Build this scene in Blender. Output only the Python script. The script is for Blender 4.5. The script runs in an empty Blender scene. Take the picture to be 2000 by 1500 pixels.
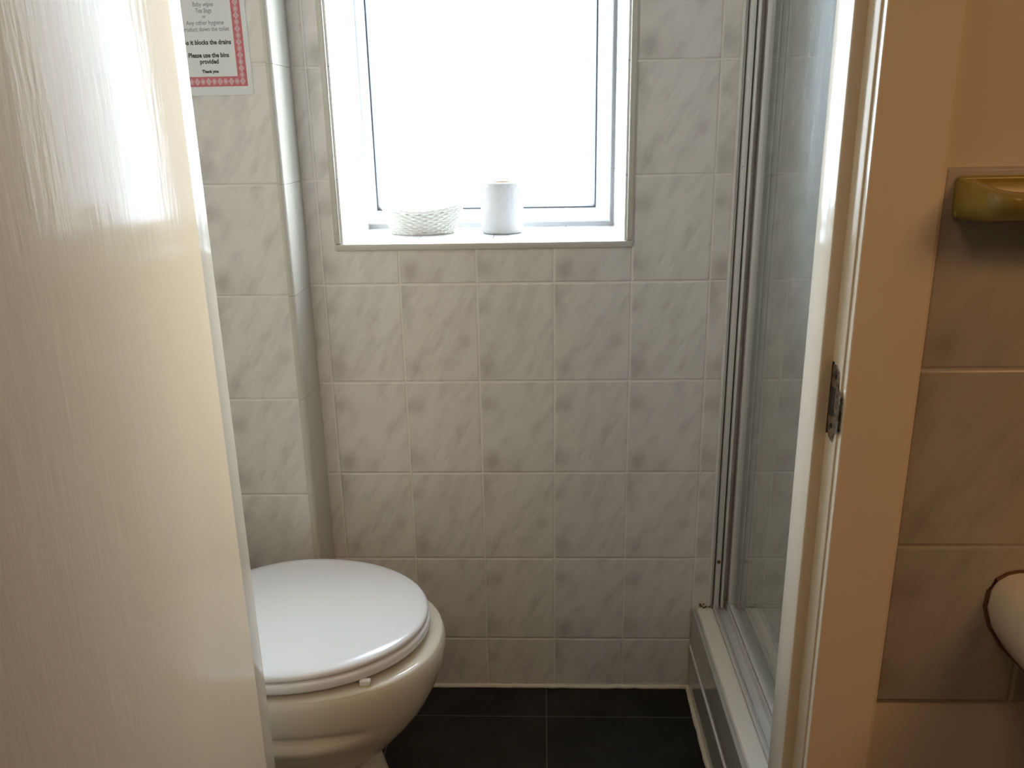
import bpy, bmesh, math, random
from mathutils import Vector, Matrix, Euler
random.seed(7)
S = bpy.context.scene
COL = S.collection

# ------------------------------------------------------------------ camera
CAM = Vector((0.42783, -1.59484, 1.21232))
RM = Matrix(((0.9992675, -0.0376666, 0.0067596),
             (0.0339877, 0.9547127, 0.2955815),
             (-0.0175870, -0.2951353, 0.9552936)))       # columns: right, forward, up
cd = bpy.data.cameras.new('camera'); cam = bpy.data.objects.new('camera', cd); COL.objects.link(cam)
cd.sensor_fit = 'HORIZONTAL'; cd.sensor_width = 36.0; cd.lens = 1618.0 / 2000.0 * 36.0
cd.clip_start = 0.01; cd.clip_end = 100
r, f, u = RM.col[0], RM.col[1], RM.col[2]
cam.matrix_world = Matrix(((r[0], u[0], -f[0], CAM[0]), (r[1], u[1], -f[1], CAM[1]), (r[2], u[2], -f[2], CAM[2]), (0, 0, 0, 1)))
S.camera = cam

# ------------------------------------------------------------------ world, lights, exposure
SKY, GLOW, HALL = 20.5, 10.0, 40.0
S.view_settings.view_transform = 'Standard'; S.view_settings.look = 'None'
S.view_settings.exposure = 0.0; S.view_settings.gamma = 1.0; S.view_settings.use_curve_mapping = False
w = bpy.data.worlds.new('daylight'); S.world = w; w.use_nodes = True
nt = w.node_tree; nt.nodes.clear()
def wn(t, **k):
    n = nt.nodes.new(t)
    for a, b in k.items(): setattr(n, a, b)
    return n
tc = wn('ShaderNodeTexCoord')
sep0 = wn('ShaderNodeSeparateXYZ'); nt.links.new(tc.outputs['Generated'], sep0.inputs[0])
azm = wn('ShaderNodeMath', operation='ARCTAN2'); nt.links.new(sep0.outputs['X'], azm.inputs[0]); nt.links.new(sep0.outputs['Y'], azm.inputs[1])
def sm(a, b):                                                # smooth step over azimuth, degrees to the right of straight out
    n = wn('ShaderNodeMapRange', interpolation_type='SMOOTHSTEP'); nt.links.new(azm.outputs[0], n.inputs['Value'])
    n.inputs['From Min'].default_value = math.radians(a); n.inputs['From Max'].default_value = math.radians(b); return n.outputs[0]
pw = wn('ShaderNodeMath', operation='MULTIPLY'); nt.links.new(sm(14.0, 18.0), pw.inputs[0]); nt.links.new(sm(75, 35), pw.inputs[1])   # hazy sun side
sep = wn('ShaderNodeSeparateXYZ'); nt.links.new(tc.outputs['Generated'], sep.inputs[0])
gr = wn('ShaderNodeMapRange'); gr.inputs['From Min'].default_value = -0.6; gr.inputs['From Max'].default_value = -0.2
gr.inputs['To Min'].default_value = 0.35; gr.inputs['To Max'].default_value = 1.0; nt.links.new(sep.outputs['Z'], gr.inputs['Value'])
c1 = wn('ShaderNodeVectorMath', operation='SCALE'); c1.inputs[0].default_value = (0.72, 0.86, 1.06); c1.inputs['Scale'].default_value = SKY
c2 = wn('ShaderNodeVectorMath', operation='SCALE'); c2.inputs[0].default_value = (GLOW, GLOW * .86, GLOW * .55); nt.links.new(pw.outputs[0], c2.inputs['Scale'])
ad = wn('ShaderNodeVectorMath', operation='ADD'); nt.links.new(c1.outputs[0], ad.inputs[0]); nt.links.new(c2.outputs[0], ad.inputs[1])
sc = wn('ShaderNodeVectorMath', operation='SCALE'); nt.links.new(ad.outputs[0], sc.inputs[0]); nt.links.new(gr.outputs[0], sc.inputs['Scale'])
bg = wn('ShaderNodeBackground'); nt.links.new(sc.outputs[0], bg.inputs['Color'])
wo = wn('ShaderNodeOutputWorld'); nt.links.new(bg.outputs[0], wo.inputs['Surface'])

def area(name, loc, rot, sx, sy, power, color, portal=False):
    l = bpy.data.lights.new(name, 'AREA'); l.shape = 'RECTANGLE'; l.size = sx; l.size_y = sy; l.energy = power; l.color = color
    o = bpy.data.objects.new(name, l); COL.objects.link(o); o.location = loc; o.rotation_euler = rot
    if portal: l.cycles.is_portal = True
    return o
area('window_daylight_portal', (0.30, 0.33, 1.48), (math.radians(-90), 0, 0), 0.62, 0.98, 1.0, (1, 1, 1), True)
sl = bpy.data.lights.new('splashback_fill_spot', 'SPOT'); sl.energy = HALL; sl.color = (1.0, 0.54, 0.23); sl.spot_size = math.radians(68); sl.spot_blend = .6; sl.shadow_soft_size = .42  # unseen warm spot added to light the splashback wall while sparing the doorway
area('hall_ceiling_lamp', (0.35, -2.3, 2.24), (0, 0, 0), 0.4, 0.4, HALL * .11, (1.0, 0.54, 0.23))
so = bpy.data.objects.new('splashback_fill_spot', sl); COL.objects.link(so); so.location = (1.5, -2.2, 2.2)
so.rotation_euler = (Vector((1.22, -.76, .88)) - so.location).to_track_quat('-Z', 'Y').to_euler()

# ------------------------------------------------------------------ material helpers
def mat(name, col, rough=0.4, metal=0.0, spec=0.5, build=None, coat=0.0):
    m = bpy.data.materials.new(name); m.use_nodes = True
    b = m.node_tree.nodes['Principled BSDF']
    b.inputs['Base Color'].default_value = (*col, 1); b.inputs['Roughness'].default_value = rough
    b.inputs['Metallic'].default_value = metal; b.inputs['Specular IOR Level'].default_value = spec
    b.inputs['Coat Weight'].default_value = coat
    if build: build(N(m.node_tree), b)
    return m

class N:
    def __init__(s, t): s.t = t
    def new(s, typ, **k):
        n = s.t.nodes.new(typ)
        for a, b in k.items(): setattr(n, a, b)
        return n
    def link(s, a, b): s.t.links.new(a, b)
    def val(s, x, sock):
        if hasattr(x, 'is_linked'): s.link(x, sock)
        else: sock.default_value = x
    def math(s, op, a, b=0.0, c=None, clamp=False):
        n = s.new('ShaderNodeMath', operation=op); n.use_clamp = clamp
        s.val(a, n.inputs[0]); s.val(b, n.inputs[1])
        if c is not None: s.val(c, n.inputs[2])
        return n.outputs[0]
    def pos(s):
        g = s.new('ShaderNodeNewGeometry'); x = s.new('ShaderNodeSeparateXYZ'); s.link(g.outputs['Position'], x.inputs[0])
        return x.outputs
    def vec(s, x, y, z):
        n = s.new('ShaderNodeCombineXYZ'); s.val(x, n.inputs[0]); s.val(y, n.inputs[1]); s.val(z, n.inputs[2]); return n.outputs[0]
    def noise(s, v, scale, detail=3, rough=.5):
        n = s.new('ShaderNodeTexNoise'); s.link(v, n.inputs['Vector']); n.inputs['Scale'].default_value = scale
        n.inputs['Detail'].default_value = detail; n.inputs['Roughness'].default_value = rough; return n.outputs['Fac']
    def rng(s, v, a, b, c=0.0, d=1.0, smooth=False):
        n = s.new('ShaderNodeMapRange'); n.interpolation_type = 'SMOOTHSTEP' if smooth else 'LINEAR'
        s.link(v, n.inputs['Value'])
        for i, x in zip(('From Min', 'From Max', 'To Min', 'To Max'), (a, b, c, d)): n.inputs[i].default_value = x
        return n.outputs[0]
    def mix(s, fac, a, b):
        n = s.new('ShaderNodeMix', data_type='RGBA'); s.val(fac, n.inputs[0])
        for x, i in ((a, 6), (b, 7)):
            if isinstance(x, tuple): n.inputs[i].default_value = (*x, 1)
            else: s.link(x, n.inputs[i])
        return n.outputs[2]
    def bump(s, h, dist, strength=1.0):
        n = s.new('ShaderNodeBump'); s.link(h, n.inputs['Height']); n.inputs['Distance'].default_value = dist
        n.inputs['Strength'].default_value = strength; return n.outputs[0]

def tile_build(U, u0, w_, v0=0.12635, h_=0.19956, grout=0.0026, base=(.79, .765, .72), vein=(.50, .465, .43), groutcol=(.83, .80, .745), amt=1.0):
    def build(n, b):
        p = n.pos(); U_ = p['XYZ'.index(U)]
        a = n.math('DIVIDE', n.math('SUBTRACT', U_, u0), w_); c = n.math('DIVIDE', n.math('SUBTRACT', p[2], v0), h_)
        fa, fc = n.math('FRACT', a), n.math('FRACT', c); ia, ic = n.math('FLOOR', a), n.math('FLOOR', c)
        lu = n.math('MULTIPLY', fa, w_); lv = n.math('MULTIPLY', fc, h_)
        du = n.math('MINIMUM', lu, n.math('SUBTRACT', w_, lu)); dv = n.math('MINIMUM', lv, n.math('SUBTRACT', h_, lv))
        d = n.math('MINIMUM', du, dv)
        g = n.rng(d, grout * .35, grout * .75, 1.0, 0.0, True)
        # a few repeated prints of the same marble pattern
        rnd = n.math('MODULO', n.math('ABSOLUTE', n.math('ADD', n.math('MULTIPLY', ia, 2.0), n.math('MULTIPLY', ic, 3.0))), 4.0)
        sh = n.math('SUBTRACT', n.math('MULTIPLY', lu, .86), n.math('MULTIPLY', lv, .50))     # across the diagonal streaks
        al = n.math('ADD', n.math('MULTIPLY', lu, .50), n.math('MULTIPLY', lv, .86))
        v = n.vec(n.math('MULTIPLY', sh, 3.0), n.math('MULTIPLY', al, .8), n.math('MULTIPLY', rnd, 3.7))
        nz = n.noise(v, 15, 4, .55)
        nz2 = n.noise(n.vec(lu, lv, n.math('ADD', n.math('MULTIPLY', rnd, 1.3), 5.0)), 16, 3, .55)
        st = n.math('MULTIPLY', n.rng(nz, .42, .80, 0, 1), n.rng(nz2, .32, .72, .15, 1))
        # printed smudges near the left edge of every tile
        def blob(x, y, rad):
            dx = n.math('SUBTRACT', lu, x); dy = n.math('SUBTRACT', lv, y)
            rr = n.math('SQRT', n.math('ADD', n.math('MULTIPLY', dx, dx), n.math('MULTIPLY', dy, dy)))
            return n.rng(n.math('ADD', rr, n.math('MULTIPLY', n.math('SUBTRACT', nz2, .5), .05)), rad, 0.0, 0.0, 1.0)
        st = n.math('ADD', st, n.math('MULTIPLY', n.math('ADD', blob(.012, .030, .032), n.math('MULTIPLY', blob(.012, .150, .026), .7)), .55), clamp=True)
        colr = n.mix(n.math('MULTIPLY', st, amt), base, vein)
        colr = n.mix(g, colr, groutcol)
        n.link(colr, b.inputs['Base Color'])
        n.link(n.rng(g, 0, 1, .27, .6), b.inputs['Roughness'])
        h = n.rng(d, grout * .2, grout * 1.6, 0, 1, True)
        n.link(n.bump(h, .0012, .9), b.inputs['Normal'])
    return build

M = {}
M['tile_back'] = mat('marbled wall tile', (.8, .78, .75), .22, build=tile_build('X', 0.0, 0.15))
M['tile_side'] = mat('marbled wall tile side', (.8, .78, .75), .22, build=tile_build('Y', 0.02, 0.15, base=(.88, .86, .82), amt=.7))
M['tile_box'] = mat('marbled boxing tile', (.8, .78, .75), .22, build=tile_build('X', -0.03, 0.15))
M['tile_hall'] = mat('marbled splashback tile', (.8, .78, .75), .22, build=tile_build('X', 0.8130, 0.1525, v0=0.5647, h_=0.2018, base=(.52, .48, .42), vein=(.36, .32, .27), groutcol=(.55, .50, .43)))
def reveal_build(axis):
    def build(n, b):
        p = n.pos(); y = n.math('SUBTRACT', p[1], 0.0)
        z = n.math('FRACT', n.math('DIVIDE', n.math('SUBTRACT', p['XYZ'.index(axis)], {'Z': .125, 'X': .03}[axis]), {'Z': .2, 'X': .15}[axis]))
        sz = {'Z': .2, 'X': .15}[axis]
        dz = n.math('MULTIPLY', n.math('MINIMUM', z, n.math('SUBTRACT', 1.0, z)), sz)
        dy = n.math('ABSOLUTE', n.math('SUBTRACT', y, .150))
        g = n.rng(n.math('MINIMUM', dz, dy), .0006, .0018, 1, 0, True)
        n.link(n.mix(g, (.82, .81, .79), (.45, .45, .45)), b.inputs['Base Color'])
    return build
M['tile_reveal'] = mat('glossy reveal tile', (.82, .81, .79), .10, build=reveal_build('Z'))
M['tile_sill'] = mat('glossy sill tile', (.82, .81, .79), .10, build=reveal_build('X'))
def plain_paint(seed, amt=.06, sc=6):
    def build(n, b):
        g = n.new('ShaderNodeNewGeometry'); nz = n.noise(g.outputs['Position'], sc, 4)
        c = b.inputs['Base Color'].default_value
        n.link(n.mix(n.math('MULTIPLY', nz, amt * 2), tuple(c[:3]), tuple(x * .8 for x in c[:3])), b.inputs['Base Color'])
        n.link(n.bump(n.noise(g.outputs['Position'], 260, 2), .0002, .35), b.inputs['Normal'])
    return build
M['white_ceiling'] = mat('white ceiling paint', (.84, .83, .80), .8, build=plain_paint(1))
M['hall_paint'] = mat('cream wall paint', (.80, .72, .60), .6, build=plain_paint(2))
M['left_paint'] = mat('stone coloured bathroom paint', (.46, .43, .38), .6, build=plain_paint(24))
M['wallpaper'] = mat('brown striped wallpaper', (.46, .33, .21), .8, build=plain_paint(23, .1))
def brushed_gloss(n, b):
    g = n.new('ShaderNodeNewGeometry'); mp = n.new('ShaderNodeMapping'); n.link(g.outputs['Position'], mp.inputs['Vector'])
    mp.inputs['Scale'].default_value = (120, 120, 16)
    nz = n.noise(mp.outputs[0], 1.0, 3, .6)
    mp2 = n.new('ShaderNodeMapping'); n.link(g.outputs['Position'], mp2.inputs['Vector']); mp2.inputs['Scale'].default_value = (22, 22, 4)
    nz2 = n.noise(mp2.outputs[0], 1.0, 2)
    n.link(n.bump(n.math('ADD', nz, n.math('MULTIPLY', nz2, 1.6)), .0007, .36), b.inputs['Normal'])
    nz3 = n.noise(g.outputs['Position'], 4, 3)
    c = b.inputs['Base Color'].default_value
    n.link(n.mix(n.math('MULTIPLY', nz3, .15), tuple(c[:3]), tuple(x * .85 for x in c[:3])), b.inputs['Base Color'])
M['door_paint'] = mat('cream gloss door paint', (.95, .74, .48), .13, spec=.0065, build=brushed_gloss)
def frame_gloss(n, b):
    g = n.new('ShaderNodeNewGeometry'); mp = n.new('ShaderNodeMapping'); n.link(g.outputs['Position'], mp.inputs['Vector'])
    mp.inputs['Scale'].default_value = (90, 90, 30)
    n.link(n.bump(n.noise(mp.outputs[0], 1.0, 2), .0004, .35), b.inputs['Normal'])
M['frame_paint'] = mat('cream gloss frame paint', (.92, .82, .65), .12, spec=.5, build=frame_gloss)
M['upvc'] = mat('white plastic window frame', (.86, .87, .88), .25, build=plain_paint(3, .02))
M['gasket'] = mat('dark rubber gasket', (.035, .03, .035), .5, build=plain_paint(4))
M['trim_tile'] = mat('cream ceramic edge trim', (.60, .575, .50), .18, build=plain_paint(5, .03))
def floor_build(n, b):
    p = n.pos()
    a = n.math('FRACT', n.math('DIVIDE', n.math('SUBTRACT', p[0], .43 - .33 * 20), .33)); c = n.math('FRACT', n.math('DIVIDE', n.math('SUBTRACT', p[1], -.10 - .33 * 20), .33))
    du = n.math('MULTIPLY', n.math('MINIMUM', a, n.math('SUBTRACT', 1.0, a)), .33); dv = n.math('MULTIPLY', n.math('MINIMUM', c, n.math('SUBTRACT', 1.0, c)), .33)
    g = n.rng(n.math('MINIMUM', du, dv), .0004, .0011, 1, 0, True)
    pv = n.vec(p[0], p[1], 0.0); nz = n.noise(pv, 7, 5, .6); nz2 = n.noise(pv, 60, 3, .6)
    base = n.mix(n.rng(nz, .4, .7, 0, 1, True), (.007, .0075, .0075), (.020, .020, .020))
    base = n.mix(n.math('MULTIPLY', n.rng(nz2, .45, .75), .35), base, (.030, .030, .030))
    n.link(n.mix(n.math('MULTIPLY', g, .8), base, (.17, .17, .165)), b.inputs['Base Color'])
    n.link(n.rng(nz2, .3, .7, .42, .62), b.inputs['Roughness'])
M['floor'] = mat('dark slate effect floor tile', (.02, .02, .02), .5, spec=.3, build=floor_build)
M['carpet'] = mat('brown hall carpet', (.14, .09, .06), .95, build=plain_paint(6, .2, 40))
def sealant_build(n, b):
    g = n.new('ShaderNodeNewGeometry'); nz = n.noise(g.outputs['Position'], 18, 5, .65); nz2 = n.noise(g.outputs['Position'], 90, 3)
    c = n.mix(n.math('MULTIPLY', n.rng(nz, .52, .72, 0, 1, True), .5), (.76, .70, .57), (.42, .33, .20))
    n.link(c, b.inputs['Base Color']); n.link(n.bump(nz2, .001, .6), b.inputs['Normal'])
M['sealant'] = mat('aged cream sealant', (.76, .70, .57), .5, build=sealant_build)
M['white_lid'] = mat('white moulded seat plastic', (.90, .92, .93), .16, build=plain_paint(7, .02))
M['pan'] = mat('cream glazed vitreous china', (.80, .755, .63), .08, build=plain_paint(8, .02, 3))
M['basin'] = mat('ivory glazed basin china', (.84, .76, .64), .10, build=plain_paint(9, .02, 3))
def dish_build(n, b):
    g = n.new('ShaderNodeNewGeometry'); nz = n.noise(g.outputs['Position'], 30, 4)
    n.link(n.mix(nz, (.40, .30, .075), (.30, .22, .045)), b.inputs['Base Color'])
M['soap_dish'] = mat('mustard glazed ceramic', (.6, .48, .12), .18, build=dish_build)
M['tray'] = mat('white acrylic shower tray', (.80, .77, .68), .20, build=plain_paint(10, .05))
M['riser'] = mat('glossy grey riser panel', (.42, .42, .37), .07, build=plain_paint(11, .05))
def alu_build(n, b):
    g = n.new('ShaderNodeNewGeometry'); mp = n.new('ShaderNodeMapping'); n.link(g.outputs['Position'], mp.inputs['Vector']); mp.inputs['Scale'].default_value = (300, 300, 3)
    n.link(n.rng(n.noise(mp.outputs[0], 1, 2), .3, .7, .28, .42), b.inputs['Roughness'])
M['alu'] = mat('satin aluminium', (.74, .74, .71), .42, .15, build=alu_build)
M['gap_shade'] = mat('dark channel gap shade', (.10, .10, .09), .4, .6, build=alu_build)
M['seal_white'] = mat('pale plastic seal strip', (.78, .79, .76), .35, build=plain_paint(12, .04))
M['steel'] = mat('worn bright steel', (.52, .52, .52), .22, 1.0, build=lambda n, b: n.link(n.mix(n.rng(n.noise(n.new('ShaderNodeNewGeometry').outputs['Position'], 120, 4), .45, .65), (.50, .52, .53), (.16, .15, .14)), b.inputs['Base Color']))
M['dark_slot'] = mat('dark cut recess', (.03, .022, .018), .8, build=plain_paint(13))
M['rust'] = mat('brown rust and mould stain', (.16, .07, .03), .7, build=plain_paint(14, .5, 150))
M['chrome'] = mat('chrome', (.75, .75, .75), .08, 1.0, build=alu_build)
M['paper'] = mat('white printed paper', (.80, .81, .81), .55, build=plain_paint(15, .02))
M['ink'] = mat('black ink', (.05, .05, .055), .6, build=plain_paint(16))
M['ink_grey'] = mat('grey ink', (.27, .28, .31), .6, build=plain_paint(17))
M['border_red'] = mat('rose red printed border', (.62, .17, .19), .55, build=plain_paint(18, .15, 300))
M['border_pink'] = mat('pale pink printed pattern', (.66, .34, .37), .55, build=plain_paint(19))
M['border_light'] = mat('light printed diamond', (.72, .52, .55), .55, build=plain_paint(20))
def tissue_build(n, b):
    g = n.new('ShaderNodeNewGeometry'); v = n.new('ShaderNodeTexVoronoi'); n.link(g.outputs['Position'], v.inputs['Vector']); v.inputs['Scale'].default_value = 130; v.feature = 'SMOOTH_F1'
    n.link(n.bump(v.outputs['Distance'],   .0022, .45), b.inputs['Normal'])
    pass
M['tissue'] = mat('quilted white tissue', (.58, .575, .555), .9, build=tissue_build)
M['card'] = mat('brown cardboard core', (.50, .38, .25), .9, build=plain_paint(21))
M['basket'] = mat('white painted wicker', (.66, .65, .60), .5, build=plain_paint(22, .05, 60))

def glass(name, tint, smudge):
    m = bpy.data.materials.new(name); m.use_nodes = True; t = m.node_tree; t.nodes.clear(); n = N(t)
    tr = n.new('ShaderNodeBsdfTransparent'); tr.inputs[0].default_value = (*tint, 1)
    gl = n.new('ShaderNodeBsdfGlossy'); gl.inputs['Roughness'].default_value = .015
    fr = n.new('ShaderNodeFresnel'); bf = n.new('ShaderNodeNewGeometry'); n.link(n.rng(bf.outputs['Backfacing'], 0, 1, 1.5, 1 / 1.5), fr.inputs['IOR'])   # same 1.5 glass seen from either side
    mxx = n.new('ShaderNodeMixShader'); n.link(fr.outputs[0], mxx.inputs[0]); n.link(tr.outputs[0], mxx.inputs[1]); n.link(gl.outputs[0], mxx.inputs[2])
    out = n.new('ShaderNodeOutputMaterial')
    if smudge:
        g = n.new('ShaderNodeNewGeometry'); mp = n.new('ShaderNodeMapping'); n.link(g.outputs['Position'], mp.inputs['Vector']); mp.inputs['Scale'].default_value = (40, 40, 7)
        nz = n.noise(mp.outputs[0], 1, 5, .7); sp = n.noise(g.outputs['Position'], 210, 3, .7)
        pp_ = n.pos(); window_sheen = n.math('MULTIPLY', n.math('MULTIPLY', n.rng(pp_[1], -.16, -.36, 0, 1, True), n.rng(pp_[2], .80, 1.30, 0, 1, True)), n.rng(n.noise(mp.outputs[0], .35, 3), .3, .7, .2, .5))  # pale patch painted on to stand for the window's reflection in the glass
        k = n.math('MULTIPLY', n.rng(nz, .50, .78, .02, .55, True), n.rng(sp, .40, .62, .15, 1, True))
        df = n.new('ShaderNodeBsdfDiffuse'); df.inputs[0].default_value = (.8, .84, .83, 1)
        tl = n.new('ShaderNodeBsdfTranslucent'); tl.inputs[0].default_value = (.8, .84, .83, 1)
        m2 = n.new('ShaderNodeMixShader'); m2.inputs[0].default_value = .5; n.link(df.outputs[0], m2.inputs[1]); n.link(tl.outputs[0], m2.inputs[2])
        m3 = n.new('ShaderNodeMixShader'); n.link(n.math('ADD', n.math('MULTIPLY', k, smudge), window_sheen), m3.inputs[0]); n.link(mxx.outputs[0], m3.inputs[1]); n.link(m2.outputs[0], m3.inputs[2])
        n.link(m3.outputs[0], out.inputs[0])
    else:
        n.link(mxx.outputs[0], out.inputs[0])
    return m
M['window_glass'] = glass('window glass', (.98, .99, .99), 0)
M['shower_glass'] = glass('soap streaked shower glass with painted sheen', (.985, .995, .985), .6)

# ------------------------------------------------------------------ mesh helpers
def obj(name, bm, material, parent=None, smooth=None, loc=None):
    bmesh.ops.recalc_face_normals(bm, faces=bm.faces[:])
    me = bpy.data.meshes.new(name); bm.to_mesh(me); bm.free()
    for m in (material if isinstance(material, (list, tuple)) else [material]): me.materials.append(m)
    if smooth is not None:
        for p in me.polygons: p.use_smooth = True
        me.set_sharp_from_angle(angle=math.radians(smooth))
    o = bpy.data.objects.new(name, me); COL.objects.link(o)
    if loc: o.location = loc
    if parent is not None:
        o.parent = parent
        if parent.parent is None and not loc:
            o.matrix_parent_inverse = Matrix.Translation(parent.location).inverted() @ Matrix.Identity(4) if parent.rotation_euler.z == 0 else Matrix.Identity(4)
    return o
def empty(name, loc=(0, 0, 0)):
    o = bpy.data.objects.new(name, None); COL.objects.link(o); o.location = loc; o.empty_display_size = .05; return o
def tag(o, label=None, cat=None, group=None, kind=None):
    if label: o['label'] = label
    if cat: o['category'] = cat
    if group: o['group'] = group
    if kind: o['kind'] = kind
    return o
def add_box(bm, x0, x1, y0, y1, z0, z1, bev=0.0, seg=2, mi=0):
    t = bmesh.new(); bmesh.ops.create_cube(t, size=1)
    bmesh.ops.transform(t, matrix=Matrix.Translation(((x0 + x1) / 2, (y0 + y1) / 2, (z0 + z1) / 2)) @ Matrix.Diagonal((abs(x1 - x0), abs(y1 - y0), abs(z1 - z0), 1)), verts=t.verts)
    if bev: bmesh.ops.bevel(t, geom=t.edges[:], offset=bev, segments=seg, profile=.5, affect='EDGES')
    for fc in t.faces: fc.material_index = mi
    merge(bm, t)
def merge(bm, t):
    me = bpy.data.meshes.new('tmp'); t.to_mesh(me); t.free(); bm.from_mesh(me); bpy.data.meshes.remove(me)
def box(*a, **k):
    bm = bmesh.new(); add_box(bm, *a, **k); return bm
def loft(bm, rings, cap0=True, cap1=True, closed=True, mi=0):
    vs = [[bm.verts.new(p) for p in rg] for rg in rings]
    for a, b in zip(vs, vs[1:]):
        n = len(a)
        for i in range(n if closed else n - 1):
            fc = bm.faces.new((a[i], a[(i + 1) % n], b[(i + 1) % n], b[i])); fc.material_index = mi
    if cap0: bm.faces.new(vs[0][::-1])
    if cap1: bm.faces.new(vs[-1])
def tube(bm, pts, rad, n=8, closed=False):
    pts = [Vector(p) for p in pts]; rings = []; L = len(pts)
    for i, p in enumerate(pts):
        a = pts[(i - 1) % L] if closed or i > 0 else p; b = pts[(i + 1) % L] if closed or i < L - 1 else p
        d = (b - a).normalized(); s = d.cross(Vector((1, 0, 0)) if abs(d.z) > .9 else Vector((0, 0, 1)))
        s.normalize(); t = s.cross(d)
        rings.append([p + rad * (math.cos(k * 2 * math.pi / n) * s + math.sin(k * 2 * math.pi / n) * t) for k in range(n)])
    if closed: rings.append(rings[0])
    if closed:
        vs = [[bm.verts.new(q) for q in rg] for rg in rings[:-1]]; vs.append(vs[0])
        for a, b in zip(vs, vs[1:]):
            for k in range(n): bm.faces.new((a[k], a[(k + 1) % n], b[(k + 1) % n], b[k]))
    else: loft(bm, rings)
def lathe(bm, prof, cx, cy, n=48, cap0=False, cap1=False):
    loft(bm, [[(cx + r_ * math.cos(2 * math.pi * k / n), cy + r_ * math.sin(2 * math.pi * k / n), z) for k in range(n)] for r_, z in prof], cap0, cap1)
def struct(name, bm, m, label=None, parent=None, smooth=None):
    o = obj(name, bm, m, parent, smooth)
    if parent is None: o['kind'] = 'structure'
    if label: o['label'] = label
    return o

# ------------------------------------------------------------------ room shell
OX0, OX1, OZ0, OZ1 = 0.040, 0.588, 1.004, 1.92         # window opening
WY = 0.265                                               # window frame plane
YP0, YP1 = -0.758, -0.665                                # partition front / back
CEIL = 2.30
RX = 1.46                                                # shower end wall
HX0, HX1, HY = -2.2, 2.6, -4.6                           # outer room

bm = bmesh.new()
for a in ((-.45, OX0, 0, .34, -.05, CEIL), (OX1, RX, 0, .34, -.05, CEIL), (OX0, OX1, 0, .34, -.05, OZ0 - .006), (OX0, OX1, 0, .34, OZ1, CEIL)): add_box(bm, *a)
struct('wall_back', bm, M['tile_back'], 'marbled white tiled wall around and below the window')
struct('floor', box(-.45, RX, YP0, 0.34, -.05, 0), M['floor'], 'black slate effect floor beside the toilet')
struct('floor_hall', box(HX0, HX1, HY, YP0, -.05, 0), M['carpet'])
struct('wall_left', box(-.50, -.45, YP1, 0.34, 0, CEIL), M['left_paint'])
struct('wall_right', box(RX, RX + .05, YP1, 0.34, 0, CEIL), M['tile_side'], 'tiled end wall inside the shower')
struct('ceiling', box(-.5, RX + .05, YP0, .34, CEIL, CEIL + .05), M['white_ceiling'])
struct('ceiling_hall', box(HX0, HX1, HY, YP0, CEIL, CEIL + .05), M['white_ceiling'])
bm = bmesh.new()
DX0, DX1, DZ = 0.030, 0.765, 2.02                        # rough doorway
for a in ((HX0, DX0, YP0, YP1, 0, CEIL), (DX1, HX1, YP0, YP1, 0, CEIL), (DX0, DX1, YP0, YP1, DZ, CEIL)): add_box(bm, *a)
struct('wall_front', bm, M['hall_paint'], 'painted wall right of the doorway above and below the splashback')
struct('wall_hall_left', box(HX0 - .05, HX0, HY, YP0, 0, CEIL), M['wallpaper'])
struct('wall_hall_right', box(HX1, HX1 + .05, HY, YP0, 0, CEIL), M['wallpaper'])
struct('wall_hall_back', box(HX0, HX1, HY - .05, HY, 0, CEIL), M['wallpaper'])
# tiled boxing beside the toilet
BX, BY = -0.0265, -0.107
struct('wall_boxing', box(-.45, BX - .004, BY, -.0, 0, CEIL), M['tile_box'], 'tiled boxed-in pipe casing behind the toilet')
bm = bmesh.new()
zc = [.1263 + .19956 * k for k in range(-1, 11)]
for z0, z1 in zip(zc, zc[1:]):
    z0, z1 = max(z0, 0), min(z1, CEIL)
    t = bmesh.new(); add_box(t, BX - .012, BX, BY - .003, -.001, z0 + .0003, z1 - .0003)
    e = [x for x in t.edges if all(abs(v.co.x - BX) < 1e-5 and abs(v.co.y - BY + .003) < 1e-5 for v in x.verts)]
    bmesh.ops.bevel(t, geom=e, offset=.009, segments=5, profile=.5, affect='EDGES'); merge(bm, t)
struct('trim_1', bm, M['trim_tile'], 'rounded cream tile edging down the boxing corner', smooth=40)
# edging round the window opening
bm = bmesh.new()
add_box(bm, OX0 - .012, OX0, -.005, .004, OZ0 + .0002, OZ1 - .0002, .003); add_box(bm, OX1, OX1 + .012, -.005, .004, OZ0 + .0002, OZ1 - .0002, .003)
add_box(bm, OX0 - .012, OX1 + .012, -.005, .004, OZ0 - .013, OZ0, .003); add_box(bm, OX0 - .012, OX1 + .012, -.005, .004, OZ1, OZ1 + .012, .003)
struct('trim_2', bm, M['trim_tile'], 'cream edging strip round the window opening', smooth=40)

# ------------------------------------------------------------------ window
win = empty('window_1', (.314, WY, 1.006)); tag(win, 'white plastic window with blown out bright daylight', kind='structure')
bm = bmesh.new()
fo = (OX0 - .02, OX1 + .02, OZ0 - .02, OZ1 + .02); GX0, GX1, GZ0, GZ1 = .062, .5455, 1.043, 1.885
def rect_frame(bm, o, i, prof):
    # prof: list of (t, y) with t from outer (0) to inner (1)
    rings = []
    for t, y in prof:
        x0, x1, z0, z1 = [o[k] + (i[k] - o[k]) * t for k in range(4)]
        rings.append([(x0, y, z0), (x1, y, z0), (x1, y, z1), (x0, y, z1)])
    loft(bm, rings, False, False)
gi = (GX0, GX1, GZ0, GZ1)
rect_frame(bm, fo, gi, [(0, WY + .06), (0, WY), (.45, WY), (.50, WY - .002), (.50, WY - .012), (.55, WY - .016), (.80, WY - .016), (1.0, WY + .010), (1.0, WY + .06), (0, WY + .06)])
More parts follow.
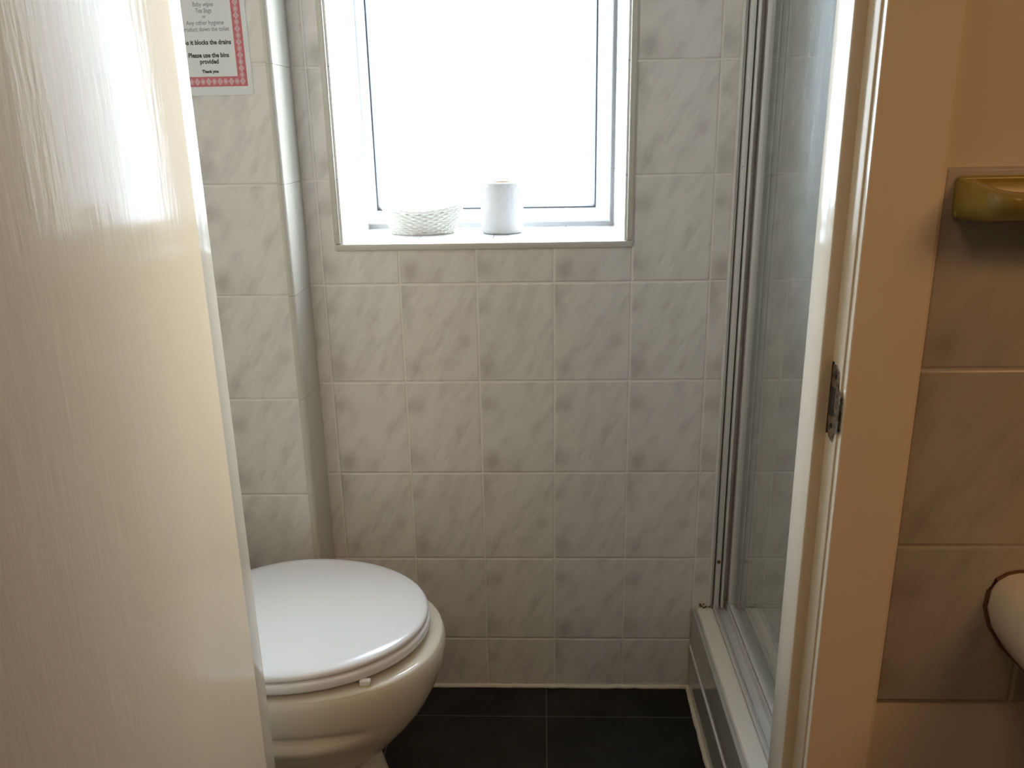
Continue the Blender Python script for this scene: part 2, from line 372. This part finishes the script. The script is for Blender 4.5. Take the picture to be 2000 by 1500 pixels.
struct('window_frame', bm, M['upvc'], parent=win, smooth=25)
bm = bmesh.new(); g2 = (GX0 + .0045, GX1 - .0045, GZ0 + .0045, GZ1 - .0045)
rect_frame(bm, gi, g2, [(0, WY + .022), (0, WY + .009), (.4, WY + .006), (1, WY + .012), (1, WY + .022), (0, WY + .022)])
struct('gasket', bm, M['gasket'], parent=win)
struct('pane', box(GX0 - .003, GX1 + .003, WY + .016, WY + .020, GZ0 - .003, GZ1 + .003), M['window_glass'], parent=win)
struct('window_sill', box(OX0, OX1, 0.0, WY + .01, OZ0 - .006, OZ0), M['tile_sill'], parent=win)
bm = bmesh.new()
add_box(bm, OX0 - .001, OX0 + .004, .001, WY + .01, OZ0, OZ1); add_box(bm, OX1 - .004, OX1 + .001, .001, WY + .01, OZ0, OZ1); add_box(bm, OX0, OX1, .001, WY + .01, OZ1 - .004, OZ1 + .001)
struct('window_reveal', bm, M['tile_reveal'], parent=win)

# ------------------------------------------------------------------ sealant line at the floor
def bead(name, pts, rad, m, label, kind='structure', jit=1.0):
    bm = bmesh.new(); P = []
    for a, b in zip(pts, pts[1:]):
        n_ = max(2, int((Vector(b) - Vector(a)).length / .02))
        for k in range(n_): P.append(Vector(a).lerp(Vector(b), k / n_) + jit * Vector((random.uniform(-.001, .001), random.uniform(-.001, .001), random.uniform(-.0008, .0008))))
    P.append(Vector(pts[-1])); tube(bm, P, rad, 8)
    o = obj(name, bm, m, None, 60); tag(o, label, kind=kind); return o
bead('baseboard_back', [(BX, -.001, .002), (.752, -.001, .002)], .0055, M['sealant'], 'cream sealant bead between back wall and black floor')

# ------------------------------------------------------------------ shower
tray_z = .211
tr = obj('shower_tray', bmesh.new(), M['tray']); 
bm = bmesh.new(); tx0, tx1, ty0, ty1 = .757, RX, YP1 + .002, -.001
def rr(x0, x1, y0, y1, rad, z, n=5):
    out = []
    for cx, cy, a0 in ((x1 - rad, y1 - rad, 0), (x0 + rad, y1 - rad, 90), (x0 + rad, y0 + rad, 180), (x1 - rad, y0 + rad, 270)):
        for k in range(n + 1):
            a = math.radians(a0 + 90 * k / n); out.append((cx + rad * math.cos(a), cy + rad * math.sin(a), z))
    return out
loft(bm, [rr(tx0, tx1, ty0, ty1, .006, .150), rr(tx0, tx1, ty0, ty1, .006, tray_z - .008), rr(tx0 + .003, tx1 - .003, ty0 + .003, ty1 - .003, .006, tray_z - .002), rr(tx0 + .010, tx1 - .010, ty0 + .01, ty1 - .01, .008, tray_z),
          rr(tx0 + .088, tx1 - .04, ty0 + .04, ty1 - .04, .04, tray_z), rr(tx0 + .098, tx1 - .05, ty0 + .05, ty1 - .05, .04, tray_z - .006), rr(tx0 + .12, tx1 - .07, ty0 + .07, ty1 - .07, .05, tray_z - .045), rr(tx0 + .3, tx1 - .3, ty0 + .25, ty1 - .25, .05, tray_z - .055)])
bm.to_mesh(tr.data); bm.free()
for p_ in tr.data.polygons: p_.use_smooth = True
tr.data.set_sharp_from_angle(angle=math.radians(35))
tag(tr, 'raised white shower tray behind the grey riser panel', 'shower tray')
bm = bmesh.new(); lathe(bm, [(.0, tray_z - .050), (.035, tray_z - .050), (.040, tray_z - .053), (.040, tray_z - .056)], tx0 + .4, -.33, 32); obj('waste_cover', bm, M['chrome'], tr, 40)
bm = bmesh.new()
rp = box(.749, .7565, YP1 + .002, -.002, 0.001, .2045, .001); riser = obj('shower_riser', rp, M['riser'])
tag(riser, 'glossy grey panel between black floor and shower tray', 'panel')
obj('joint_strip', box(.7465, .7505, YP1 + .002, -.002, .1065, .1145, .0015), M['seal_white'], riser, 40)
bead('trim_3', [(.748, -.004, .003), (.748, YP1 + .01, .003)], .0065, M['sealant'], 'sealant bead along the foot of the shower riser panel')

# enclosure: wall post, sliding panels, bottom and top tracks
EZ1 = 1.98
en = empty('shower_enclosure', (.805, -.33, tray_z))
tag(en, 'framed sliding glass shower doors at the right of the window wall', 'shower screen')
ya, yb = YP1 + .003, -.002
bm = bmesh.new()
add_box(bm, .7915, .8010, -.022, yb, tray_z, EZ1, .0010); add_box(bm, .7885, .8080, -.012, yb, tray_z, EZ1)
post = obj('wall_post', bm, M['alu'], en, 30)
obj('channel_shadow_gap', box(.7885, .7915, -.0130, -.012, tray_z, EZ1), M['gap_shade'], post)  # dark strips paint in the shade of the post's channel gaps
obj('channel_shadow_gap', box(.8010, .8042, -.0150, -.012, tray_z, EZ1), M['gap_shade'], post)
bm = bmesh.new()
for k, z in enumerate((.33, 1.135, 1.75)):
    t = bmesh.new(); bmesh.ops.create_cone(t, cap_ends=True, segments=16, radius1=.004, radius2=.003, depth=.003)
    bmesh.ops.transform(t, matrix=Matrix.Translation((.7955, -.0230, z)) @ Matrix.Rotation(math.radians(90), 4, 'X'), verts=t.verts)
    obj('screw', t, M['chrome'] if k else M['rust'], post, 30)
obj('seal_strip', box(.8044, .8084, -.030, -.012, tray_z + .012, EZ1 - .01, .0015), M['seal_white'], en, 30)
bm = bmesh.new()
add_box(bm, .7905, .7925, ya, yb, tray_z, tray_z + .012, .0006); add_box(bm, .7995, .8012, ya, yb, tray_z, tray_z + .010, .0006)
add_box(bm, .8170, .8192, ya, yb, tray_z, tray_z + .020, .0006); add_box(bm, .8360, .8380, ya, yb, tray_z, tray_z + .012, .0006); add_box(bm, .7905, .838, ya, yb, tray_z - .0005, tray_z + .0022)
obj('bottom_track', bm, M['alu'], en, 30)
obj('top_track', box(.788, .842, ya, yb, EZ1, EZ1 + .05, .003), M['alu'], en, 30)
def panel(x, y0, y1, name):
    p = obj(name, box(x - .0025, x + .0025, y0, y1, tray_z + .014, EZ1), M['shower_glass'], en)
    bm = bmesh.new(); add_box(bm, x - .007, x + .007, y1 - .022, y1, tray_z + .006, EZ1, .0015); add_box(bm, x - .009, x + .003, y1 - .0295, y1 - .0235, tray_z + .006, EZ1, .001)
    add_box(bm, x - .007, x + .007, y0, y0 + .022, tray_z + .006, EZ1, .0015)
    obj('stile', bm, M['alu'], p, 30)
    bm = bmesh.new(); add_box(bm, x - .006, x + .006, y0, y1, tray_z + .006, tray_z + .024, .001); obj('bottom_rail', bm, M['alu'], p, 30)
    return p
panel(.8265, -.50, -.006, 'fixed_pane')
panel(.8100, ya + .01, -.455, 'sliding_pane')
# brown mould where tray, wall and post meet
bm = bmesh.new()
for k in range(34):
    x = random.choice((.772, .770, .790, .797, .801, .803, .83)) + random.uniform(-.006, .006)
    t = bmesh.new(); bmesh.ops.create_icosphere(t, subdivisions=1, radius=random.uniform(.0012, .0035))
    bmesh.ops.transform(t, matrix=Matrix.Translation((x, -.004 - random.random() * .008, tray_z + .002 + abs(random.gauss(0, .004)))) @ Matrix.Diagonal((1, .5, .6, 1)), verts=t.verts); merge(bm, t)
obj('mould_stain', bm, M['rust'], en, 80)
bead('trim_4', [(.7850, -.0025, tray_z), (.7850, -.0025, EZ1)], .0038, M['seal_white'], 'pale sealant bead beside the shower post', jit=.1)
bead('trim_5', [(.845, -.003, tray_z), (RX - .01, -.003, tray_z)], .004, M['sealant'], 'stained sealant bead where shower tray meets tiles')

# ------------------------------------------------------------------ toilet
TY = -.362
wc = empty('toilet', (0, TY, 0)); tag(wc, 'cream toilet with white lid closed on the black floor', 'toilet')
def egg(tip, back, b, z, n=64, yc=TY, cx=0.0, sq=2.0, dy=None):
    out = []
    for k in range(n):
        a = 2 * math.pi * k / n; ca, sa = math.cos(a), math.sin(a)
        ex = 2 / sq
        X = (abs(ca) ** ex) * (1 if ca > 0 else -1); Y = (abs(sa) ** ex) * (1 if sa > 0 else -1)
        x = cx + (tip - cx) * X if ca > 0 else cx + (cx - back) * X
        y = b * Y
        if dy: y += (-1 if y < 0 else 1) * dy(x, z) * min(1, abs(Y) * 1.4)
        out.append((x, yc + y, z))
    return out
# pan: rim outside down to the foot, then inside of the bowl
outer = [(.3840, .243, -.245, .180), (.3815, .250, -.25, .187), (.373, .2535, -.252, .190), (.360, .2550, -.254, .191), (.340, .2525, -.254, .1895), (.320, .247, -.254, .186), (.300, .2395, -.252, .181), (.280, .230, -.252, .174),
         (.260, .219, -.25, .166), (.240, .205, -.25, .157), (.220, .188, -.25, .147), (.200, .171, -.25, .137), (.185, .155, -.25, .129), (.170, .136, -.25, .121), (.160, .1265, -.25, .1165), (.150, .122, -.25, .114), (.130, .122, -.25, .1125), (.100, .128, -.25, .1135), (.060, .138, -.25, .117), (.025, .148, -.25, .122), (.0, .152, -.25, .124)]
def groove(x, z):
    return -.014 * math.exp(-((z - .298) / .010) ** 2) * max(0, min(1, (.16 - x) / .08)) * max(0, min(1, (x + .2) / .08)) + .004 * math.exp(-((z - .272) / .012) ** 2) * max(0, min(1, (.16 - x) / .1))
zs = []
for a, b in zip(outer, outer[1:]):
    for k in range(3): zs.append(tuple(a[i] + (b[i] - a[i]) * k / 3 for i in range(4)))
zs.append(outer[-1])
rings = [egg(t, bk, b, z, sq=2.15, dy=groove) for z, t, bk, b in zs][::-1]
rings += [egg(.215, -.20, .150, .384, sq=2.1), egg(.205, -.19, .142, .378), egg(.20, -.18, .138, .355), egg(.15, -.12, .10, .25), egg(.06, -.05, .05, .20)]
bm = bmesh.new(); loft(bm, rings); obj('pan', bm, M['pan'], wc, 50)
# seat ring
def ring_solid(bm, o, i, z0, z1, r_):
    rs = []
    for t, z in ((0, z0 + r_), (.3, z0 + .3 * r_), (1, z0)): rs.append(egg(o[0] - r_ * t, o[1] + r_ * t, o[2] - r_ * t, z))
    rs = rs[::-1]; rs = [egg(o[0] - r_, o[1] + r_, o[2] - r_, z0), egg(o[0] - .3 * r_, o[1] + .3 * r_, o[2] - .3 * r_, z0 + .3 * r_), egg(*o, z0 + r_), egg(*o, z1 - r_), egg(o[0] - .3 * r_, o[1] + .3 * r_, o[2] - .3 * r_, z1 - .3 * r_), egg(o[0] - r_, o[1] + r_, o[2] - r_, z1)]
    rs += [egg(i[0] + r_, i[1] - r_, i[2] + r_, z1), egg(*i, z1 - r_), egg(*i, z0 + r_), egg(i[0] + r_, i[1] - r_, i[2] + r_, z0)]
    loft(bm, rs + [rs[0]], False, False)
bm = bmesh.new(); ring_solid(bm, (.2305, -.205, .1860), (.145, -.13, .10), .3945, .4125, .005); seat = obj('seat', bm, M['white_lid'], wc, 50)
for bx, by in ((.147, TY - .144), (.147, TY + .144), (-.13, TY - .145), (-.13, TY + .145)):
    t = bmesh.new(); add_box(t, bx - .009, bx + .009, by - .005, by + .005, .3848, .396, .003); obj('buffer', t, M['white_lid'], seat, 40)
# lid: slightly domed
bm = bmesh.new(); lt, lb, lw = .2275, -.20, .1835
rs = [egg(lt - .012, lb + .012, lw - .012, .4145), egg(lt - .003, lb + .003, lw - .003, .4150), egg(lt, lb, lw, .4175), egg(lt, lb, lw, .4215), egg(lt - .002, lb + .002, lw - .002, .4245), egg(lt - .006, lb + .006, lw - .006, .4268)]
for k in (.9, .75, .55, .35, .15, .03): rs.append(egg(lt * k, lb * k, lw * k, .4268 + .0062 * (1 - k * k)))
loft(bm, rs); obj('lid', bm, M['white_lid'], wc, 60)
for by in (TY - .075, TY + .075):
    t = bmesh.new(); bmesh.ops.create_cone(t, cap_ends=True, segments=20, radius1=.012, radius2=.012, depth=.045)
    bmesh.ops.transform(t, matrix=Matrix.Translation((-.208, by, .413)) @ Matrix.Rotation(math.radians(90), 4, 'X'), verts=t.verts); obj('hinge', t, M['white_lid'], wc, 40)
cis = obj('cistern', box(-.449, -.262, TY - .19, TY + .19, .40, .76, .018, 3), M['pan'], wc, 40)
obj('cistern_lid', box(-.449, -.252, TY - .20, TY + .20, .7605, .80, .012, 3), M['pan'], cis, 40)
t = bmesh.new(); lathe(t, [(.0, .806), (.020, .806), (.022, .803), (.022, .7995)], -.35, TY, 24); obj('flush_button', t, M['chrome'], cis, 40)
obj('pan_shelf', box(-.44, -.20, TY - .10, TY + .10, .30, .3995, .02, 3), M['pan'], wc, 40)

# ------------------------------------------------------------------ basket on the sill
SZ = OZ0
bk = empty('wicker_basket', (.180, .165, SZ)); tag(bk, 'small white woven oval basket on the window sill', 'basket')
bcx, bcy = .178, .163
def oval(t, a): 
    # t 0 bottom .. 1 rim ; ends sweep up
    A = .066 + .019 * t; B = .046 + .012 * t
    z = SZ + .0035 + t * (.041 + .014 * (math.cos(a) ** 2))
    return A, B, z
NR = 44
bm = bmesh.new()
for lv in range(11):
    t_ = lv / 10.0; pts_ = []
    for k in range(NR * 4):
        a = 2 * math.pi * k / (NR * 4); A, B, z = oval(t_, a)
        o_ = .0016 * math.cos(NR / 2 * a + math.pi * lv)
        pts_.append((bcx + (A + o_) * math.cos(a), bcy + (B + o_) * math.sin(a), z))
    tube(bm, pts_, .0024, 6, True)
obj('weave', bm, M['basket'], bk, 80)
bm = bmesh.new()
for k in range(NR):
    a = 2 * math.pi * (k + .5) / NR
    tube(bm, [(bcx + oval(t_, a)[0] * math.cos(a), bcy + oval(t_, a)[1] * math.sin(a), oval(t_, a)[2]) for t_ in (0, .25, .5, .75, 1)], .0017, 6)
obj('stakes', bm, M['basket'], bk, 80)
bm = bmesh.new(); pts_ = []
for k in range(180):
    a = 2 * math.pi * k / 180; A, B, z = oval(1.0, a); q = .0012 * math.sin(a * 40); pts_.append((bcx + (A + .001) * math.cos(a), bcy + (B + .001) * math.sin(a), z + .003 + q))
tube(bm, pts_, .0038, 8, True); obj('rim', bm, M['basket'], bk, 80)
bm = bmesh.new(); loft(bm, [[(bcx + .067 * math.cos(2 * math.pi * k / 40), bcy + .047 * math.sin(2 * math.pi * k / 40), SZ + zz) for k in range(40)] for zz in (.0005, .004)]); obj('base', bm, M['basket'], bk)

# ------------------------------------------------------------------ toilet roll on the sill
rl = empty('toilet_roll', (.345, .155, SZ)); tag(rl, 'white toilet roll standing upright on the window sill', 'toilet roll')
bm = bmesh.new(); R0 = .0435
prof = [(.021, .0015), (R0 - .003, .0005), (R0, .003)] + [(R0 + random.uniform(-.0006, .0006), .003 + .098 * k / 12) for k in range(1, 12)] + [(R0, .101), (R0 - .003, .1035), (.021, .1025), (.021, .0015)]
lathe(bm, [(a, SZ + b) for a, b in prof], .345, .155, 64); obj('tissue', bm, M['tissue'], rl, 50)
bm = bmesh.new(); lathe(bm, [(.0208, SZ + .0008), (.0208, SZ + .1032), (.0196, SZ + .1032), (.0196, SZ + .0008), (.0208, SZ + .0008)], .345, .155, 40); obj('cardboard_core', bm, M['card'], rl, 40)

# ------------------------------------------------------------------ notice on the boxing
NY = BY - .0005
nx0, nx1, nz0, nz1 = -.2055, -.0640, 1.2747, 1.4845
pp = obj('notice', box(nx0, nx1, NY - .0006, NY, nz0, nz1), M['paper']); tag(pp, 'white paper notice with red patterned border on the tiled boxing', 'notice')
bm = bmesh.new(); Yb = NY - .0007
bx0, bx1, bz0, bz1 = -.1968, -.0727, 1.2890, 1.4702; bw = .0160
def quad(bm, x0, x1, z0, z1, y, mi=0):
    fc = bm.faces.new([bm.verts.new(q) for q in ((x0, y, z0), (x1, y, z0), (x1, y, z1), (x0, y, z1))]); fc.material_index = mi
quad(bm, bx0, bx1, bz0, bz0 + bw, Yb); quad(bm, bx0, bx1, bz1 - bw, bz1, Yb); quad(bm, bx0, bx0 + bw, bz0 + bw, bz1 - bw, Yb); quad(bm, bx1 - bw, bx1, bz0 + bw, bz1 - bw, Yb)
def dia(bm, x, z, r_, y, mi, n=4):
    fc = bm.faces.new([bm.verts.new((x + r_ * .8 * math.cos(2 * math.pi * k / n), y, z + r_ * math.sin(2 * math.pi * k / n))) for k in range(n)]); fc.material_index = mi
def motif(x, z, k):
    if k % 2: dia(bm, x, z, .0062, Yb - .0002, 2); dia(bm, x, z, .0036, Yb - .0003, 1); dia(bm, x, z, .0014, Yb - .0004, 2)
    else: dia(bm, x, z, .0052, Yb - .0002, 1, 16); dia(bm, x, z, .0026, Yb - .0003, 2, 16)
nx_ = 11
for k in range(nx_ + 1):
    x = bx0 + bw / 2 + (bx1 - bx0 - bw) * k / nx_; motif(x, bz0 + bw / 2, k); motif(x, bz1 - bw / 2, k)
nz_ = 16
for k in range(1, nz_):
    z = bz0 + bw / 2 + (bz1 - bz0 - bw) * k / nz_; motif(bx1 - bw / 2, z, k + 1); motif(bx0 + bw / 2, z, k)
obj('printed_border', bm, [M['border_red'], M['border_pink'], M['border_light']], pp)
def text(s, x, z, size, m, width=None, bold=0.0):
    c = bpy.data.curves.new('txt', 'FONT'); c.body = s; c.size = size; c.align_x = 'CENTER'; c.offset = bold; c.resolution_u = 3
    o = bpy.data.objects.new('txt', c); COL.objects.link(o); bpy.context.view_layer.update()
    me = bpy.data.meshes.new_from_object(o.evaluated_get(bpy.context.evaluated_depsgraph_get()))
    bpy.data.objects.remove(o); xs = [v.co.x for v in me.vertices]; k = width / (max(xs) - min(xs)) if width else 1
    for v in me.vertices: v.co = Vector((x + v.co.x * k, Yb - .0001, z + v.co.y))
    me.materials.append(m); t = bpy.data.objects.new('lettering', me); COL.objects.link(t); t.parent = pp
    return t
TXT = [('Baby wipes', 1.4152, .0098, .0345, 'ink_grey'), ('Tea Bags', 1.4055, .0098, .0275, 'ink_grey'), ('or', 1.3975, .007, .0058, 'ink_grey'), ('Any other hygiene', 1.3868, .0098, .0640, 'ink_grey'),
       ('product down the toilet', 1.3768, .0098, .0800, 'ink_grey'), ('As it blocks the drains', 1.3562, .0102, .0822, 'ink'), ('Please use the bins', 1.3358, .0102, .0694, 'ink'), ('provided', 1.3258, .0102, .0320, 'ink'), ('Thank you', 1.3112, .0066, .0282, 'ink')]
for s, z, sz, wd, mm in TXT: text(s, -.1347, z, sz, M[mm], wd, .00035 if mm == 'ink' else .0001)

# ------------------------------------------------------------------ door frame
fr = empty('door_frame', (.39, -.71, 0)); tag(fr, 'cream gloss painted door frame round the doorway', 'door frame', kind='structure')
SL, SR = .056, .7255                     # stop faces
RBL, RBR = .0430, .7385                   # rebate faces
YS = -.7275                              # stop front
bm = bmesh.new(); hz = 1.981
t = bmesh.new(); add_box(t, DX0 + .001, RBL, YP0, -.672, 0, hz + .02, .0012)
merge(bm, t); add_box(bm, RBR, DX1 - .001, YP0, -.672, 0, hz + .02, .0012); add_box(bm, RBL, RBR, YP0, -.672, hz, hz + .02, .001)
struct('lining', bm, M['frame_paint'], parent=fr, smooth=30)
bm = bmesh.new()
add_box(bm, RBL - .002, SL, YS, -.672, 0, hz, .0022, 3); add_box(bm, SR, RBR + .002, YS, -.672, 0, hz, .0022, 3); add_box(bm, SL, SR, YS, -.672, hz - .012, hz + .002, .002, 3)
struct('door_stop', bm, M['frame_paint'], parent=fr, smooth=40)
def architrave(side):
    bm = bmesh.new()
    # profile across: distance from inner edge, depth in front of the wall
    pr = [(0, 0), (0, .0098), (.0010, .0108), (.0100, .0110), (.0220, .0120), (.0450, .0122), (.0690, .0122), (.0725, .0108), (.0735, .0085), (.0735, 0)]
    x0 = .7405 if side > 0 else .041
    loft(bm, [[(x0 + side * a, YP0 - d, z) for a, d in pr] for z in (0, 2.0045)])
    return bm
struct('architrave', architrave(1), M['frame_paint'], parent=fr, smooth=14)
struct('architrave', architrave(-1), M['frame_paint'], parent=fr, smooth=25)
bm = bmesh.new(); pr = [(0, 0), (0, .0098), (.0010, .0108), (.0100, .0110), (.0220, .0120), (.0450, .0122), (.0690, .0122), (.0725, .0108), (.0735, .0085), (.0735, 0)]
loft(bm, [[(x, YP0 - d, 2.005 + a) for a, d in pr] for x in (-.034, .816)]); struct('architrave', bm, M['frame_paint'], parent=fr, smooth=25)
# strike plate in the right rebate: flat plate with a curved lip wrapping the lining edge
sp = bmesh.new(); xP = RBR - .0012
def prism(bm, poly, d):
    loft(bm, [[Vector(q) for q in poly], [Vector(q) + Vector(d) for q in poly]])
pl = [(-.7335, .893), (-.7385, .886), (-.7505, .8835), (-.7535, .8945), (-.7600, .8955), (-.7612, .900), (-.7612, .938), (-.7600, .9425), (-.7540, .9435), (-.7510, .962), (-.7420, .9675), (-.7335, .966)]
prism(sp, [(xP, y, z) for y, z in pl], (.0011, 0, 0))
lip = [(xP, -.7600), (xP + .0002, -.7615), (xP + .0012, -.7630), (xP + .0040, -.7636)]
for a, b in zip(lip, lip[1:]):
    add_box(sp, min(a[0], b[0]) - .0003, max(a[0], b[0]) + .0003, min(a[1], b[1]) - .0005, max(a[1], b[1]) + .0005, .900, .938, .0003)
plate = obj('strike_plate', sp, M['steel'], fr, 30); plate['label'] = 'worn steel strike plate'
ds = bmesh.new(); add_box(ds, xP - .0003, xP + .0005, -.7460, -.7355, .9105, .9420); obj('latch_hole', ds, M['dark_slot'], plate)
ds = bmesh.new(); add_box(ds, xP - .0001, xP + .0012, -.7335, -.7300, .888, .968); obj('cut_recess', ds, M['dark_slot'], plate)
for z in (.900, .955):
    t = bmesh.new(); bmesh.ops.create_uvsphere(t, u_segments=12, v_segments=8, radius=.0032)
    bmesh.ops.transform(t, matrix=Matrix.Translation((xP, -.744, z)) @ Matrix.Diagonal((.35, 1, 1, 1)), verts=t.verts); obj('screw', t, M['dark_slot'], plate, 60)

# ------------------------------------------------------------------ open door leaf
OPEN = math.radians(5.2)                 # short of square to the wall
dr = empty('door_1', (.083, -.7665, 0)); dr.rotation_euler.z = OPEN
tag(dr, 'cream gloss painted flush door standing open at the left', 'door', kind='structure')
struct('door_leaf', box(-.040, 0, -.665, 0, .008, 1.972, .0015, 2), M['door_paint'], parent=dr, smooth=30)
hb = bmesh.new()
def barrel(z):
    t = bmesh.new(); bmesh.ops.create_cone(t, cap_ends=True, segments=16, radius1=.0055, radius2=.0055, depth=.075)
    bmesh.ops.transform(t, matrix=Matrix.Translation((-.0465, .0005, z)), verts=t.verts); return t
for z in (.22, 1.0, 1.75): obj('hinge', barrel(z), M['steel'], dr, 40)

# ------------------------------------------------------------------ splashback, soap dish, basin in the outer room
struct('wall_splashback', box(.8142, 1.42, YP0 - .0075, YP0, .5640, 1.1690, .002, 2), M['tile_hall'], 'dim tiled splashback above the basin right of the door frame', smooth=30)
YT = YP0 - .0075
sd = empty('soap_dish', (.90, YT, 1.13)); tag(sd, 'mustard ceramic soap dish fixed on the splashback tiles', 'soap dish')
def dring(x0, x1, dep, rad, z, yb=YT):
    out = [(x1, yb, z), (x0, yb, z)]
    for k in range(9):
        a = math.radians(180 + 90 * k / 8); out.append((x0 + rad + rad * math.cos(a), yb - dep + rad + rad * math.sin(a), z))
    for k in range(9):
        a = math.radians(270 + 90 * k / 8); out.append((x1 - rad + rad * math.cos(a), yb - dep + rad + rad * math.sin(a), z))
    return out
X0, X1 = .8235, .9735
bm = bmesh.new()
loft(bm, [dring(X0 + .014, X1 - .014, .066, .022, 1.1185), dring(X0 + .004, X1 - .004, .080, .026, 1.1225), dring(X0, X1, .086, .028, 1.1300), dring(X0, X1, .086, .028, 1.1480), dring(X0 + .0015, X1 - .0015, .0845, .027, 1.1515), dring(X0 + .004, X1 - .004, .082, .025, 1.1525),
          [(x, min(y, YT - .006), z) for x, y, z in dring(X0 + .013, X1 - .013, .071, .022, 1.1520)], [(x, min(y, YT - .008), z) for x, y, z in dring(X0 + .016, X1 - .016, .068, .020, 1.1490)], [(x, min(y, YT - .014), z) for x, y, z in dring(X0 + .024, X1 - .024, .058, .016, 1.1360)]])
for v in bm.verts:
    v.co.z += .0075 - .13 * (YT - v.co.y) if v.co.z > 1.140 else .16 * max(0, YT - .02 - v.co.y)
obj('dish', bm, M['soap_dish'], sd, 45)
bm = bmesh.new(); t = box(X0 + .0005, X1 - .0005, YT - .008, YT, 1.122, 1.1615, .003, 3); obj('back_plate', t, M['soap_dish'], sd, 40)
for k in range(4):
    t = box(X0 + .045 + .017 * k, X0 + .050 + .017 * k, YT - .055, YT - .016, 1.1345, 1.1385, .0015); obj('drain_ridge', t, M['soap_dish'], sd, 40)

bs = empty('wash_basin', (1.13, YT, .56)); tag(bs, 'ivory wall hung wash basin below the mustard soap dish', 'basin')
bX, bW = 1.135, .215
def bring(hw, dep, z, y0=0.0, rad=.09):
    out = []; 
    x0, x1 = bX - hw, bX + hw; rad = min(rad, hw * .9, dep * .9)
    out.append((x0, YT - y0, z))
    for k in range(9):
        a = math.radians(180 + 90 * k / 8); out.append((x0 + rad + rad * math.cos(a), YT - dep + rad + rad * math.sin(a), z))
    for k in range(9):
        a = math.radians(270 + 90 * k / 8); out.append((x1 - rad + rad * math.cos(a), YT - dep + rad + rad * math.sin(a), z))
    out.append((x1, YT - y0, z)); return out
side = [(.135, .12, .585), (.160, .20, .612), (.188, .26, .640), (.206, .29, .668), (.214, .30, .692), (.213, .30, .712), (.206, .296, .726), (.196, .288, .733), (.185, .275, .7355)]
bm = bmesh.new()
loft(bm, [bring(a, b, z) for a, b, z in side] + [bring(.165, .255, .732, .07, .08), bring(.15, .24, .71, .085, .07), bring(.11, .20, .65, .10, .06), bring(.05, .15, .635, .11, .03)])
obj('bowl', bm, M['basin'], bs, 50)
bm = bmesh.new()
pr_ = [(bX - a - .0015, YT - .001, z) for a, b, z in side] + [(bX - .1, YT - .001, .7375), (bX + .185, YT - .001, .7375)]
tube(bm, pr_, .0022, 6); obj('sealant_line', bm, M['rust'], bs, 60)
t = bmesh.new(); tube(t, [(bX, YT - .045, .733), (bX, YT - .045, .80), (bX, YT - .06, .825), (bX, YT - .10, .83), (bX, YT - .125, .815)], .011, 12); obj('tap', t, M['chrome'], bs, 50)
t = bmesh.new(); tube(t, [(bX, YT - .10, .635), (bX, YT - .10, .45), (bX, YT - .03, .43), (bX, YP0 - .001, .43)], .016, 12); obj('waste_pipe', t, M['seal_white'], bs, 50)
